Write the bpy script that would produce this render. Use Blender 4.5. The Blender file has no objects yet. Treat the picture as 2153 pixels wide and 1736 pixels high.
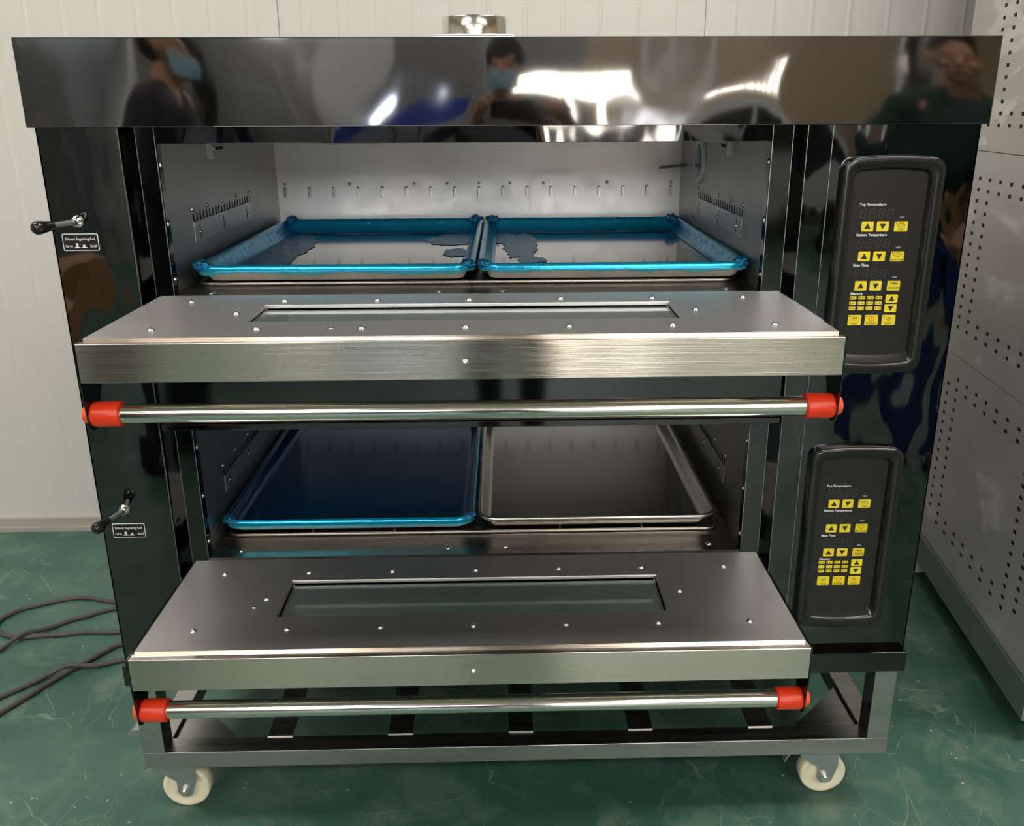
import bpy, bmesh, math, random
from mathutils import Vector, Matrix, noise
random.seed(7)
PI = math.pi
S = 1.15                       # whole place is laid out in oven units, then brought to real size
scene = bpy.context.scene
COL = scene.collection
LIGHTS = [(-2.0, -.35, 2.4, .5, 52), (1.6, -.35, 2.4, .5, 52), (-2.2, -3.6, 2.4, .5, 52), (2.0, -3.6, 2.4, .5, 52), (-2.2, -6.2, 2.4, .5, 60), (2.0, -6.2, 2.4, .5, 60)]
LCOL = (1, .945, .86)
WORLD = 3.6
EXPO = .98

# ------------------------------------------------------------------ materials
def mat(name, base, metal=0.0, rough=0.5, **kw):
    m = bpy.data.materials.new(name); m.use_nodes = True
    b = m.node_tree.nodes['Principled BSDF']
    b.inputs['Base Color'].default_value = (*base, 1)
    b.inputs['Metallic'].default_value = metal
    b.inputs['Roughness'].default_value = rough
    for k, v in kw.items():
        k = k.replace('_', ' ')
        if k in b.inputs: b.inputs[k].default_value = v
    return m
def nd(m, t, **kw):
    n = m.node_tree.nodes.new(t)
    for k, v in kw.items(): setattr(n, k, v)
    return n
def lk(m, a, b): m.node_tree.links.new(a, b)
def BS(m): return m.node_tree.nodes['Principled BSDF']
def coords(m, scale=(1, 1, 1), rot=(0, 0, 0)):
    tc = nd(m, 'ShaderNodeTexCoord'); mp = nd(m, 'ShaderNodeMapping')
    mp.inputs['Scale'].default_value = scale; mp.inputs['Rotation'].default_value = rot
    lk(m, tc.outputs['Object'], mp.inputs['Vector']); return mp.outputs['Vector']
def noisetex(m, vec, scale, detail=2, rough=.5, dist=0):
    n = nd(m, 'ShaderNodeTexNoise'); n.inputs['Scale'].default_value = scale
    n.inputs['Detail'].default_value = detail; n.inputs['Roughness'].default_value = rough
    n.inputs['Distortion'].default_value = dist
    lk(m, vec, n.inputs['Vector']); return n.outputs['Fac']
def ramp(m, fac, stops):
    r = nd(m, 'ShaderNodeValToRGB'); e = r.color_ramp.elements
    while len(e) < len(stops): e.new(.5)
    for i, (p, c) in enumerate(stops):
        e[i].position = p; e[i].color = (*c, 1) if len(c) == 3 else c
    lk(m, fac, r.inputs['Fac']); return r.outputs['Color']
def bump(m, fac, dist, strength=1.0, prev=None):
    b = nd(m, 'ShaderNodeBump'); b.inputs['Distance'].default_value = dist; b.inputs['Strength'].default_value = strength
    lk(m, fac, b.inputs['Height'])
    if prev is not None: lk(m, prev, b.inputs['Normal'])
    return b.outputs['Normal']
def mixc(m, fac, a, b, mode='MIX'):
    x = nd(m, 'ShaderNodeMix', data_type='RGBA', blend_type=mode)
    if isinstance(fac, float): x.inputs[0].default_value = fac
    else: lk(m, fac, x.inputs[0])
    for i, v in ((6, a), (7, b)):
        if isinstance(v, tuple): x.inputs[i].default_value = (*v, 1)
        else: lk(m, v, x.inputs[i])
    return x.outputs[2]

def mirror_black(name, wave, wscale, base=(.165, .165, .17), rough=.045, vec_scale=(1, 1, 1)):
    m = mat(name, base, 1.0, rough)
    v = coords(m, vec_scale)
    f = noisetex(m, v, wscale, 1.2, .4, .3)
    n = bump(m, f, wave)
    f2 = noisetex(m, v, wscale * 4, 1, .4)
    n = bump(m, f2, wave * .05, 1, n)
    lk(m, n, BS(m).inputs['Normal'])
    return m
def brushed(name, base, rough, aniso, streak=.06, axis=(3, 3, 500), bumpd=.00002, tang='Z'):
    m = mat(name, base, 1.0, rough)
    b = BS(m); b.inputs['Anisotropic'].default_value = aniso
    if tang:
        t = nd(m, 'ShaderNodeTangent', direction_type='RADIAL', axis=tang); lk(m, t.outputs[0], b.inputs['Tangent'])
    v = coords(m, axis)
    f = noisetex(m, v, 1.0, 3, .6)
    r = ramp(m, f, [(.3, (rough - streak,) * 3), (.7, (rough + streak,) * 3)])
    lk(m, r, b.inputs['Roughness'])
    c = mixc(m, f, tuple(x * .98 for x in base), tuple(min(1, x * 1.02) for x in base))
    lk(m, c, b.inputs['Base Color'])
    v2 = coords(m, (1, 1, 1)); g = noisetex(m, v2, 5, 2, .5)
    lk(m, bump(m, g, bumpd * 20), b.inputs['Normal'])
    return m
M = {}
M['hood'] = mirror_black('black_mirror_steel_hood', .0105, 3.2, (.20, .196, .20), .045, (1, 1, .8))
M['body'] = mirror_black('black_mirror_steel', .011, 5.0, (.105, .105, .11), .04, (1, 1, .7))
M['black'] = mirror_black('black_mirror_steel_flat', .0006, 4.0, (.085, .086, .09), .06)
M['front'] = brushed('brushed_steel_front', (.69, .61, .54), .16, 1.0, .01, bumpd=.00005, tang='X')
m = M['front']; old = BS(m).inputs['Normal'].links[0].from_socket
lk(m, bump(m, noisetex(m, coords(m, (2.5, 2.5, 1500)), 1.0, 1, .5), .00013, 1, old), BS(m).inputs['Normal'])
M['plate'] = brushed('satin_steel_plate', (.72, .70, .675), .40, .0, .02, (8, 300, 8), tang=None)
M['frame'] = brushed('brushed_steel_stand', (.50, .49, .465), .30, .0, .06, (4, 60, 60), tang=None)
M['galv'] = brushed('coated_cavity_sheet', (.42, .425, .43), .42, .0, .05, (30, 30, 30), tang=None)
M['galvback_lit'] = brushed('coated_cavity_back_sheet_lit', (.86, .83, .79), .50, .0, .05, (30, 30, 30), tang=None)  # paler than the side sheet, standing in for light reaching the back
BS(M['galvback_lit']).inputs['Metallic'].default_value = .45
M['stone'] = brushed('cavity_floor_steel', (.34, .32, .30), .30, .0, .1, (4, 25, 4), tang=None)
M['chrome'] = mat('polished_rod', (.80, .76, .70), 1, .12)
M['screw'] = mat('bright_screw_steel', (.85, .84, .80), 1, .18)
M['zinc'] = mat('zinc_steel', (.42, .46, .47), .85, .38)
M['flue'] = brushed('flue_steel', (.80, .74, .68), .16, .3, .04, (40, 40, 4))
M['red'] = mat('red_plastic', (.86, .045, .012), 0, .32)
M['redlight'] = mat('red_plastic_cap', (.9, .10, .03), 0, .4)
M['knob'] = mat('black_glossy_plastic', (.012, .011, .012), 0, .14)
M['bezel'] = mat('black_bezel_plastic', (.014, .014, .014), 0, .17)
M['membrane'] = mat('dark_membrane', (.020, .018, .017), 0, .27)
M['yellow'] = mat('yellow_key', (.90, .70, .02), 0, .5)
M['ink'] = mat('black_ink', (.02, .015, .01), 0, .6)
M['redink'] = mat('red_ink', (.75, .10, .01), 0, .6)
M['white'] = mat('white_print', (.85, .85, .83), 0, .5)
M['segment'] = mat('unlit_segments', (.034, .031, .029), 0, .45)
M['label'] = mat('label_black', (.012, .010, .012), 0, .35)
M['dark'] = mat('dark_slot', (.006, .006, .006), 0, .8)
M['nylon'] = mat('cream_nylon', (.80, .74, .54), 0, .42)
M['rack'] = mat('dull_wire', (.40, .36, .32), 1, .32)
M['alu'] = mat('bare_tray_aluminium', (.78, .76, .73), 1, .10)
M['aluwall'] = mat('bare_tray_wall', (.86, .80, .71), .55, .42)
m = M['cable'] = mat('grey_rubber_cable', (.065, .058, .05), 0, .6)
def film(name, base, rough, wr, sc):
    m = mat(name, base, .6, rough)
    v = coords(m, (1, 1, 1))
    f = noisetex(m, v, sc, 3, .6, .35)
    lk(m, bump(m, f, wr), BS(m).inputs['Normal'])
    b = BS(m); b.inputs['Coat Weight'].default_value = .12; b.inputs['Coat Roughness'].default_value = .08
    return m
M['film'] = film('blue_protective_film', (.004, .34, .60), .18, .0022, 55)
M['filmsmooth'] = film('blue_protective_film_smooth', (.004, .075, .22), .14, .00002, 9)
M['filmcrease'] = film('blue_film_crumpled', (.02, .21, .42), .26, .003, 90)
M['filmrim'] = film('blue_film_on_rim', (.015, .42, .70), .16, .0004, 60)
M['glassring'] = mat('pale_ring', (.50, .70, .72), 0, .3)
M['galvlight'] = mat('cover_plate_sheet', (.52, .53, .55), .8, .40)
M['lining'] = mat('dull_window_lining', (.30, .31, .30), .6, .45)
M['edge'] = mat('cut_sheet_edge', (.45, .44, .41), 1, .3)
M['fringe'] = mat('thin_blue_film_fringe', (.06, .36, .44), .3, .3)
g = M['glass'] = mat('oven_window_glass', (.62, .72, .70), 0, .03)
BS(g).inputs['Transmission Weight'].default_value = .9; BS(g).inputs['IOR'].default_value = 1.5

# floor: green paint, scuffs, scratches, dust
m = M['floor'] = mat('green_painted_floor', (.04, .13, .09), 0, .38)
v = coords(m)
n1 = noisetex(m, v, 2.2, 6, .62); n2 = noisetex(m, v, 9, 8, .7, .6)
c = ramp(m, n1, [(.32, (.026, .083, .060)), (.50, (.044, .118, .086)), (.72, (.082, .160, .122))])
w = ramp(m, n2, [(.50, (0, 0, 0)), (.68, (.6, .6, .6))])
c = mixc(m, w, c, (.16, .22, .16))
# scratches: stretched distorted noise bands
v2 = coords(m, (1, 1, 1), (0, 0, .7)); 
wv = nd(m, 'ShaderNodeTexVoronoi', feature='DISTANCE_TO_EDGE'); wv.inputs['Scale'].default_value = 3.1
nn = nd(m, 'ShaderNodeTexNoise'); nn.inputs['Scale'].default_value = 3; nn.inputs['Detail'].default_value = 5; lk(m, v2, nn.inputs['Vector'])
va = nd(m, 'ShaderNodeVectorMath', operation='MULTIPLY_ADD'); lk(m, nn.outputs['Color'], va.inputs[0]); va.inputs[1].default_value = (.32, .32, .32); lk(m, v2, va.inputs[2])
lk(m, va.outputs[0], wv.inputs['Vector'])
s1 = ramp(m, wv.outputs['Distance'], [(.0, (1, 1, 1)), (.007, (0, 0, 0))])
s2 = ramp(m, noisetex(m, v, 4.5, 3, .6), [(.48, (0, 0, 0)), (.60, (.55, .55, .55))])
sm = mixc(m, 1.0, s1, s2, 'MULTIPLY')
c = mixc(m, sm, c, (.28, .33, .27))
wv2 = nd(m, 'ShaderNodeTexVoronoi', feature='DISTANCE_TO_EDGE'); wv2.inputs['Scale'].default_value = 5.5
vb = nd(m, 'ShaderNodeVectorMath', operation='MULTIPLY_ADD'); lk(m, nn.outputs['Color'], vb.inputs[0]); vb.inputs[1].default_value = (-.14, .2, .2); lk(m, coords(m, (1.9, .7, 1), (0, 0, -.5)), vb.inputs[2])
lk(m, vb.outputs[0], wv2.inputs['Vector'])
s3 = mixc(m, 1.0, ramp(m, wv2.outputs['Distance'], [(.0, (1, 1, 1)), (.009, (0, 0, 0))]), ramp(m, noisetex(m, v2, 3.3, 4, .65), [(.48, (0, 0, 0)), (.58, (.55, .55, .55))]), 'MULTIPLY')
c = mixc(m, s3, c, (.30, .34, .28))
vo = nd(m, 'ShaderNodeTexVoronoi'); vo.inputs['Scale'].default_value = 26; lk(m, v, vo.inputs['Vector'])
sp = ramp(m, vo.outputs['Distance'], [(.05, (1, 1, 1)), (.10, (0, 0, 0))])
sp = mixc(m, 1.0, sp, ramp(m, noisetex(m, v, 6, 2), [(.47, (0, 0, 0)), (.60, (.9, .9, .9))]), 'MULTIPLY')
c = mixc(m, sp, c, (.46, .46, .38))
lk(m, c, BS(m).inputs['Base Color'])
lk(m, ramp(m, n2, [(.3, (.30,) * 3), (.7, (.5,) * 3)]), BS(m).inputs['Roughness'])
lk(m, bump(m, n2, .0015), BS(m).inputs['Normal'])

m = M['wall'] = mat('off_white_panel_paint', (.74, .715, .665), 0, .42)
v = coords(m); f = noisetex(m, v, 1.3, 4, .6)
lk(m, mixc(m, f, (.515, .495, .465), (.565, .545, .52)), BS(m).inputs['Base Color'])
lk(m, bump(m, noisetex(m, v, 90, 2), .0004), BS(m).inputs['Normal'])
M['skirt'] = mat('grey_wall_flashing', (.40, .37, .33), .2, .45)
M['greywall'] = mat('grey_wall_paint', (.30, .30, .29), 0, .6)
M['tanwall'] = mat('tan_wall_paint', (.50, .40, .29), 0, .6)
M['ceil'] = mat('ceiling_sheet', (.55, .52, .47), 0, .6)
# machine panel: grey paint with wrinkled clear film
m = M['machine'] = mat('light_grey_panel', (.44, .425, .40), .0, .38)
v = coords(m, (1, 1.2, 3.2), (.75, 0, 0)); f = noisetex(m, v, 2.6, 4, .55, .35)
lk(m, ramp(m, f, [(.38, (.50, .48, .45)), (.57, (.53, .51, .48)), (.62, (.72, .71, .67)), (.72, (.53, .51, .48))]), BS(m).inputs['Base Color'])
lk(m, ramp(m, f, [(.4, (.45,) * 3), (.62, (.24,) * 3), (.75, (.42,) * 3)]), BS(m).inputs['Roughness'])
lk(m, bump(m, f, .004), BS(m).inputs['Normal'])
M['skin'] = mat('skin', (.50, .27, .18), 0, .55)
M['hair'] = mat('black_hair', (.012, .010, .010), 0, .5)
M['maskfab'] = mat('pale_blue_mask', (.30, .52, .62), 0, .8)
M['greyshirt'] = mat('grey_shirt', (.16, .16, .17), 0, .85)
M['darkshirt'] = mat('charcoal_shirt', (.025, .025, .03), 0, .85)
M['greenshirt'] = mat('dark_green_shirt', (.012, .045, .035), 0, .85)
M['jeans'] = mat('blue_trousers', (.02, .05, .20), 0, .85)
M['trousers'] = mat('dark_trousers', (.02, .02, .03), 0, .85)
M['shoe'] = mat('dark_shoe', (.02, .018, .016), 0, .5)
M['card'] = mat('brown_cardboard', (.42, .23, .10), 0, .8)
M['bluepaint'] = mat('blue_machine_paint', (.02, .06, .38), 0, .4)
M['redpaint'] = mat('red_paint', (.45, .02, .02), 0, .5)
M['vanpaint'] = mat('pale_van_paint', (.62, .63, .62), 0, .2)
M['vanglass'] = mat('dark_van_glass', (.01, .012, .014), 0, .05)
M['tyre'] = mat('tyre_rubber', (.015, .015, .015), 0, .8)
m = M['lamp'] = mat('lamp_face', (1, 1, 1)); BS(m).inputs['Emission Color'].default_value = (1, .95, .86, 1); BS(m).inputs['Emission Strength'].default_value = 3.0
m = M['led'] = mat('led_face', (1, 1, 1)); BS(m).inputs['Emission Color'].default_value = (.75, .82, 1, 1); BS(m).inputs['Emission Strength'].default_value = 120.0
M['apron'] = mat('pale_concrete', (.6, .58, .52), 0, .8)  # even pale concrete colour for the yard
M['hedge'] = mat('hedge_green', (.10, .22, .05), 0, .8)

# ------------------------------------------------------------------ mesh builder
class MB:
    def __init__(s): s.v = []; s.f = []; s.m = []; s.s = []
    def add(s, vs, fs, mi=0, smooth=False):
        o = len(s.v); s.v += [tuple(v) for v in vs]
        for f in fs: s.f.append([i + o for i in f]); s.m.append(mi); s.s.append(smooth)
        return s
    def box(s, x0, x1, y0, y1, z0, z1, mi=0, bev=0):
        if x0 > x1: x0, x1 = x1, x0
        if y0 > y1: y0, y1 = y1, y0
        if z0 > z1: z0, z1 = z1, z0
        if bev:
            bm = bmesh.new(); bmesh.ops.create_cube(bm, size=1)
            for v in bm.verts: v.co = Vector(((x0 + x1) / 2 + v.co.x * (x1 - x0), (y0 + y1) / 2 + v.co.y * (y1 - y0), (z0 + z1) / 2 + v.co.z * (z1 - z0)))
            bmesh.ops.bevel(bm, geom=bm.edges[:], offset=bev, segments=2, profile=.5, affect='EDGES')
            s.bm(bm, mi, False); return s
        V = [(x, y, z) for x in (x0, x1) for y in (y0, y1) for z in (z0, z1)]
        return s.add(V, [(0, 1, 3, 2), (4, 6, 7, 5), (0, 4, 5, 1), (2, 3, 7, 6), (0, 2, 6, 4), (1, 5, 7, 3)], mi)
    def bm(s, bm, mi=0, smooth=False):
        bm.verts.index_update(); s.add([v.co[:] for v in bm.verts], [[v.index for v in f.verts] for f in bm.faces], mi, smooth); bm.free(); return s
    def frame(s, d):
        d = Vector(d).normalized(); a = Vector((0, 0, 1)) if abs(d.z) < .9 else Vector((1, 0, 0))
        u = d.cross(a).normalized(); return d, u, d.cross(u).normalized()
    def cyl(s, p0, p1, r0, r1=None, n=24, mi=0, caps=True):
        r1 = r0 if r1 is None else r1
        p0 = Vector(p0); p1 = Vector(p1); d, u, w = s.frame(p1 - p0); V = []
        for p, r in ((p0, r0), (p1, r1)):
            V += [p + (u * math.cos(2 * PI * i / n) + w * math.sin(2 * PI * i / n)) * r for i in range(n)]
        s.add(V, [(i, (i + 1) % n, n + (i + 1) % n, n + i) for i in range(n)], mi, True)
        if caps: s.add(V[:n], [list(range(n))[::-1]], mi); s.add(V[n:], [list(range(n))], mi)
        return s
    def lathe(s, o, d, prof, n=32, mi=0):
        o = Vector(o); d, u, w = s.frame(d); V = []
        for t, r in prof: V += [o + d * t + (u * math.cos(2 * PI * i / n) + w * math.sin(2 * PI * i / n)) * max(r, 1e-5) for i in range(n)]
        F = [(k * n + i, k * n + (i + 1) % n, (k + 1) * n + (i + 1) % n, (k + 1) * n + i) for k in range(len(prof) - 1) for i in range(n)]
        return s.add(V, F, mi, True)
    def tube(s, pts, r, n=10, mi=0, closed=False):
        P = [Vector(p) for p in pts]; N = len(P); V = []; up = None
        for i in range(N):
            a = P[(i - 1) % N] if (closed or i) else P[0]; b = P[(i + 1) % N] if (closed or i < N - 1) else P[-1]
            d = (b - a).normalized()
            if up is None: _, u, w = s.frame(d)
            else:
                u = (up - d * up.dot(d)).normalized(); w = d.cross(u)
            up = u; rr = r(i / (N - 1)) if callable(r) else r
            V += [P[i] + (u * math.cos(2 * PI * k / n) + w * math.sin(2 * PI * k / n)) * rr for k in range(n)]
        F = [(i * n + k, i * n + (k + 1) % n, ((i + 1) % N) * n + (k + 1) % n, ((i + 1) % N) * n + k) for i in range(N if closed else N - 1) for k in range(n)]
        s.add(V, F, mi, True)
        if not closed: s.add(V[:n], [list(range(n))], mi); s.add(V[-n:], [list(range(n))], mi)
        return s
    def prism(s, poly, axis, a, b, mi=0, smooth=False):
        def P(u, v, t): return {'x': (t, u, v), 'y': (u, t, v), 'z': (u, v, t)}[axis]
        n = len(poly); V = [P(u, v, a) for u, v in poly] + [P(u, v, b) for u, v in poly]
        s.add(V, [(i, (i + 1) % n, n + (i + 1) % n, n + i) for i in range(n)], mi, smooth)
        s.add(V[:n], [list(range(n))], mi); s.add(V[n:], [list(range(n))], mi); return s
    def loft(s, rings, mi=0, cap0=False, cap1=False, smooth=True):
        n = len(rings[0]); V = [p for r in rings for p in r]
        s.add(V, [(k * n + i, k * n + (i + 1) % n, (k + 1) * n + (i + 1) % n, (k + 1) * n + i) for k in range(len(rings) - 1) for i in range(n)], mi, smooth)
        if cap0: s.add(rings[0], [list(range(n))], mi)
        if cap1: s.add(rings[-1], [list(range(n))], mi)
        return s
    def ringrect(s, o, i, z0, z1, mi=0):     # frame plate with a rectangular hole (o, i = x0,x1,y0,y1)
        s.box(o[0], i[0], o[2], o[3], z0, z1, mi); s.box(i[1], o[1], o[2], o[3], z0, z1, mi)
        s.box(i[0], i[1], o[2], i[2], z0, z1, mi); s.box(i[0], i[1], i[3], o[3], z0, z1, mi); return s
    def dome(s, c, d, r, h, mi=0, n=14):
        return s.lathe(c, d, [(0, r), (h * .45, r * .9), (h * .8, r * .6), (h, r * .02)], n, mi)
    def text(s, t, x, z, size, y, mi=0, al='CENTER', shear=0, sx=1, weight=0):
        cu = bpy.data.curves.new('t', 'FONT'); cu.body = t; cu.size = size; cu.align_x = al; cu.align_y = 'CENTER'; cu.shear = shear; cu.offset = weight; cu.resolution_u = 3
        ob = bpy.data.objects.new('t', cu); COL.objects.link(ob)
        me = bpy.data.meshes.new_from_object(ob)
        s.add([(x + v.co.x * sx, y, z + v.co.y) for v in me.vertices], [list(p.vertices) for p in me.polygons], mi)
        bpy.data.objects.remove(ob); bpy.data.meshes.remove(me); bpy.data.curves.remove(cu); return s
    def build(s, name, mats, parent=None, loc=None, normals=True):
        me = bpy.data.meshes.new(name)
        off = Vector(loc) if loc else Vector((0, 0, 0))
        me.from_pydata([tuple(Vector(v) - off) for v in s.v], [], s.f)
        if not isinstance(mats, (list, tuple)): mats = [mats]
        for m in mats: me.materials.append(m)
        me.polygons.foreach_set('material_index', s.m); me.polygons.foreach_set('use_smooth', s.s)
        me.validate()
        if normals:
            bm = bmesh.new(); bm.from_mesh(me); bmesh.ops.recalc_face_normals(bm, faces=bm.faces[:]); bm.to_mesh(me); bm.free()
        me.update()
        ob = bpy.data.objects.new(name, me); COL.objects.link(ob)
        if loc: ob.location = off
        if parent is not None: adopt(ob, parent)
        return ob
def wpos(o):
    p = Vector(o.location)
    while o.parent: o = o.parent; p += Vector(o.location)
    return p
def adopt(ob, parent):                      # keep world position; all objects are unrotated
    p = Vector(ob.location); ob.parent = parent; ob.location = p - wpos(parent)
def thing(name, label, cat, loc, group=None):
    o = bpy.data.objects.new(name, None); o.empty_display_size = .1; COL.objects.link(o); o.location = loc
    tag(o, label, cat, group); return o
def tag(o, label, cat, group=None):
    o['label'] = label; o['category'] = cat
    if group: o['group'] = group
    return o
def struct(o): o['kind'] = 'structure'; return o
def rrect(x0, x1, y0, y1, r, n=8):
    P = []
    for cx, cy, a in ((x1 - r, y1 - r, 0), (x0 + r, y1 - r, PI / 2), (x0 + r, y0 + r, PI), (x1 - r, y0 + r, 1.5 * PI)):
        P += [(cx + r * math.cos(a + PI / 2 * k / n), cy + r * math.sin(a + PI / 2 * k / n)) for k in range(n + 1)]
    return P

# ------------------------------------------------------------------ room shell
WY = 1.155; RY = -8.2; LX = -5.2; RX = 5.2; CZ = 3.4
struct(MB().box(LX, RX, RY, WY + .06, -.05, 0).build('floor', M['floor']))
struct(MB().box(LX, RX, RY, WY + .06, CZ, CZ + .05).build('ceiling', M['ceil']))
prof = [(LX, WY)]; joints = (-.558, .485)
xs = []
x = -1.1665
while x > LX + .1: xs.append(x); x -= .0893
xs += [-1.0786, -.9894, -.9, -.8115, -.7229, -.633, -.4995, -.4102, -.3197, -.2295, -.139, -.049, .041, .1337, .2253, .3161, .4081, .5565, .6503, .7477, .8418, .9374, 1.0319, 1.1278]
x = 1.1278 + .0945
while x < RX - .1: xs.append(x); x += .0945
xs = sorted(xs + list(joints))
for x in xs:
    if x in joints: prof += [(x - .0015, WY), (x - .001, WY + .004), (x + .001, WY + .004), (x + .0015, WY)]
    else: prof += [(x - .006, WY), (x - .001, WY - .0010), (x + .003, WY - .0010), (x + .008, WY + .0003), (x + .017, WY + .0004), (x + .024, WY)]
prof.append((RX, WY)); prof += [(RX, WY + .06), (LX, WY + .06)]
w = MB(); n = len(prof); V = [(a, b, 0) for a, b in prof] + [(a, b, CZ) for a, b in prof]
w.add(V, [(i, i + 1, n + i + 1, n + i) for i in range(n - 1)])
struct(w.build('wall_back', M['wall'], normals=False))
struct(MB().box(LX, RX, WY - .012, WY + .001, 0, .037).box(LX, RX, WY - .02, WY - .012, 0, .012).build('baseboard_back', M['skirt']))
struct(MB().box(LX - .06, LX, RY, WY + .06, 0, CZ).build('wall_left', M['wall']))
struct(MB().box(RX, RX + .06, RY, WY + .06, 0, CZ).build('wall_right', M['tanwall']))
# rear wall with a wide low window, a doorway strip, a tall narrow window and unseen high openings added for light
def wall_with_holes(name, x0, x1, y, holes, mt):
    b = MB(); cuts = sorted({x0, x1, *[h[0] for h in holes], *[h[1] for h in holes]})
    for a, c in zip(cuts, cuts[1:]):
        hs = sorted([h for h in holes if h[0] <= a and h[1] >= c], key=lambda h: h[2]); z = 0
        for h in hs:
            if h[2] > z: b.box(a, c, y - .08, y, z, h[2])
            z = h[3]
        if z < CZ: b.box(a, c, y - .08, y, z, CZ)
    return struct(b.build(name, mt))
wall_with_holes('wall_rear', LX, .9, RY, [(.12, .9, 1.17, 1.50), (.42, .72, 0, 1.17), (-4.95, -4.72, .9, 1.8), (-3.2, -2.6, .0, 2.2), (-2.4, .9, 2.1, 3.1)], M['greywall'])
wall_with_holes('wall_rear_tan', .9, RX, RY, [(.9, 1.6, 1.17, 1.50), (1.12, 1.32, 0, 1.17), (1.75, 3.1, 1.27, 1.36), (.9, 1.6, 2.1, 3.1), (1.75, 3.1, 2.1, 3.1)], M['tanwall'])
def window(i, x0, x1, z0, z1, nx, nz):
    b = MB(); f = .02
    b.box(x0, x1, RY - .05, RY - .01, z0, z0 + f).box(x0, x1, RY - .05, RY - .01, z1 - f, z1)
    for k in range(nx + 1):
        c = x0 + (x1 - x0) * k / nx; b.box(c - f / 2, c + f / 2, RY - .05, RY - .01, z0, z1)
    for k in range(1, nz):
        c = z0 + (z1 - z0) * k / nz; b.box(x0, x1, RY - .05, RY - .01, c - f / 3, c + f / 3)
    struct(b.build('window_%d' % i, M['knob']))
window(1, .12, 1.6, 1.17, 1.50, 3, 1); window(2, -4.95, -4.72, .9, 1.8, 1, 5); window(3, 1.75, 3.1, 1.27, 1.36, 7, 1); window(4, -2.4, 1.6, 2.1, 3.1, 6, 2); window(5, 1.75, 3.1, 2.1, 3.1, 2, 2)  # last pair: unseen high windows added to brighten the oven cavity
struct(MB().box(-3.2, -2.6, RY - .06, RY - .03, 0, 2.2).box(-3.15, -2.65, RY - .03, RY - .02, .1, 2.1).build('door_1', M['zinc']))

# ------------------------------------------------------------------ deck oven
oven = thing('deck_oven', 'black mirror-steel two-deck baking oven with both oven doors open, standing on the wheeled steel stand', 'oven', (0, .4, .291))
P = oven
# hood with a gently domed front so that it reads as bent sheet
b = MB(); HX = .617; HF = -.018; HZ0, HZ1 = 1.1226, 1.229
b.box(-HX, HX, HF, .80, HZ0, HZ1, 0, .0012)
hood = b.build('hood', M['hood'], P)
b = MB(); b.box(-.105, .002, .062, .178, HZ1, HZ1 + .0066)
b.box(-.1045, .0005, .060, .18, HZ1 + .0066, HZ1 + .0090, 0, .0005)
fl = b.build('exhaust_flue_flange', M['frame'], P)
b = MB(); fx, fy, fz = -.052, .12, HZ1 + .0090; R_ = .0448
b.lathe((fx, fy, fz), (0, 0, 1), [(0, R_), (.0238, R_), (.0248, R_ - .0006), (.0238, R_ - .0016), (0, R_ - .0016)], 64)
b.dome((fx - .006, fy - R_, fz + .006), (0, -1, .0), .0016, .001).dome((fx - .006, fy - R_, fz + .0175), (0, -1, 0), .0012, .0008)
b.build('exhaust_flue', M['flue'], P)
# carcass
BX = .615
b = MB(); b.box(-BX, -BX + .002, 0, .80, .326, HZ0); b.box(BX - .002, BX, 0, .80, .326, HZ0); b.box(-BX, BX, .798, .80, .326, HZ0)
b.box(-BX, BX, .0, .80, .324, .326)
b.build('carcass', M['body'], P)
CL0, CR0 = -.511, .386
b = MB(); b.box(-BX, CL0, 0, .0015, .326, HZ0, 0, .0006); b.box(CL0 - .0015, CL0, 0, .034, .326, HZ0, 0, .0005)
b.build('left_column_panel', M['body'], P)
b = MB(); b.box(CR0, .4190, 0, .0015, .326, HZ0, 0, .0006); b.box(CR0, CR0 + .0015, 0, .034, .326, HZ0, 0, .0005)
b.build('right_inner_column_strip', M['body'], P)
b = MB(); b.box(.4196, BX, 0, .0015, .326, HZ0, 0, .0006)
b.build('right_column_panel', M['body'], P)
# bottom trim
MB().box(-.6145, .6145, -.015, .01, .291, .326, 0, .001).box(-.6145, .6145, .01, .80, .291, .326).build('base_trim', M['black'], P)

CXL, CXR, CB = -.475, .3475, .662
decks = [('upper', .898, 1.1226), ('lower', .491, .7155)]
fas = [(1.1009, 1.1226), (.7060, .7150)]
# jamb strips
for side, xa, xb in (('left', CL0, CXL), ('right', CXR, CR0)):
    ridge = -.4995 if side == 'left' else .375
    b = MB()
    b.box(xa, xb, .030, .0315, .326, HZ0)
    lo, hi = (ridge, xb) if side == 'left' else (xa, ridge)
    b.box(lo, hi, .0268, .030, .326, HZ0, 0, .0006)
    b.build('door_jamb', M['black'], P)
for x, y in ((CL0, -.0004), (CR0, -.0004), (.4193, -.0003), (-.4995, .0265), (CXL, .0265), (CXR, .0265), (.375, .0265)): MB().box(x - .0004, x + .0004, y - .0006, y + .0012, .327, HZ0 - .0004).build('sheet_edge', M['edge'], P)
MB().box(CXL, CXR, .0268, .0315, 1.1009, HZ0, 0, .0006).box(CXL, CXR, .0315, .09, 1.1009, 1.1024).build('top_fascia', M['body'], P)
b = MB(); b.box(CL0 + .001, CR0 - .001, .008, .0095, .7150, .878, 0, .0005); b.box(CL0 + .001, CR0 - .001, .004, .03, .7060, .7150, 0, .0008)
b.box(CL0 + .001, CR0 - .001, .0095, .03, .876, .878)
b.build('middle_fascia', M['black'], P)
b = MB(); b.box(CL0 + .001, CR0 - .001, .008, .0095, .326, .470, 0, .0005); b.box(CL0 + .001, CR0 - .001, .0095, .03, .468, .470)
b.build('bottom_fascia', M['black'], P)

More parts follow.
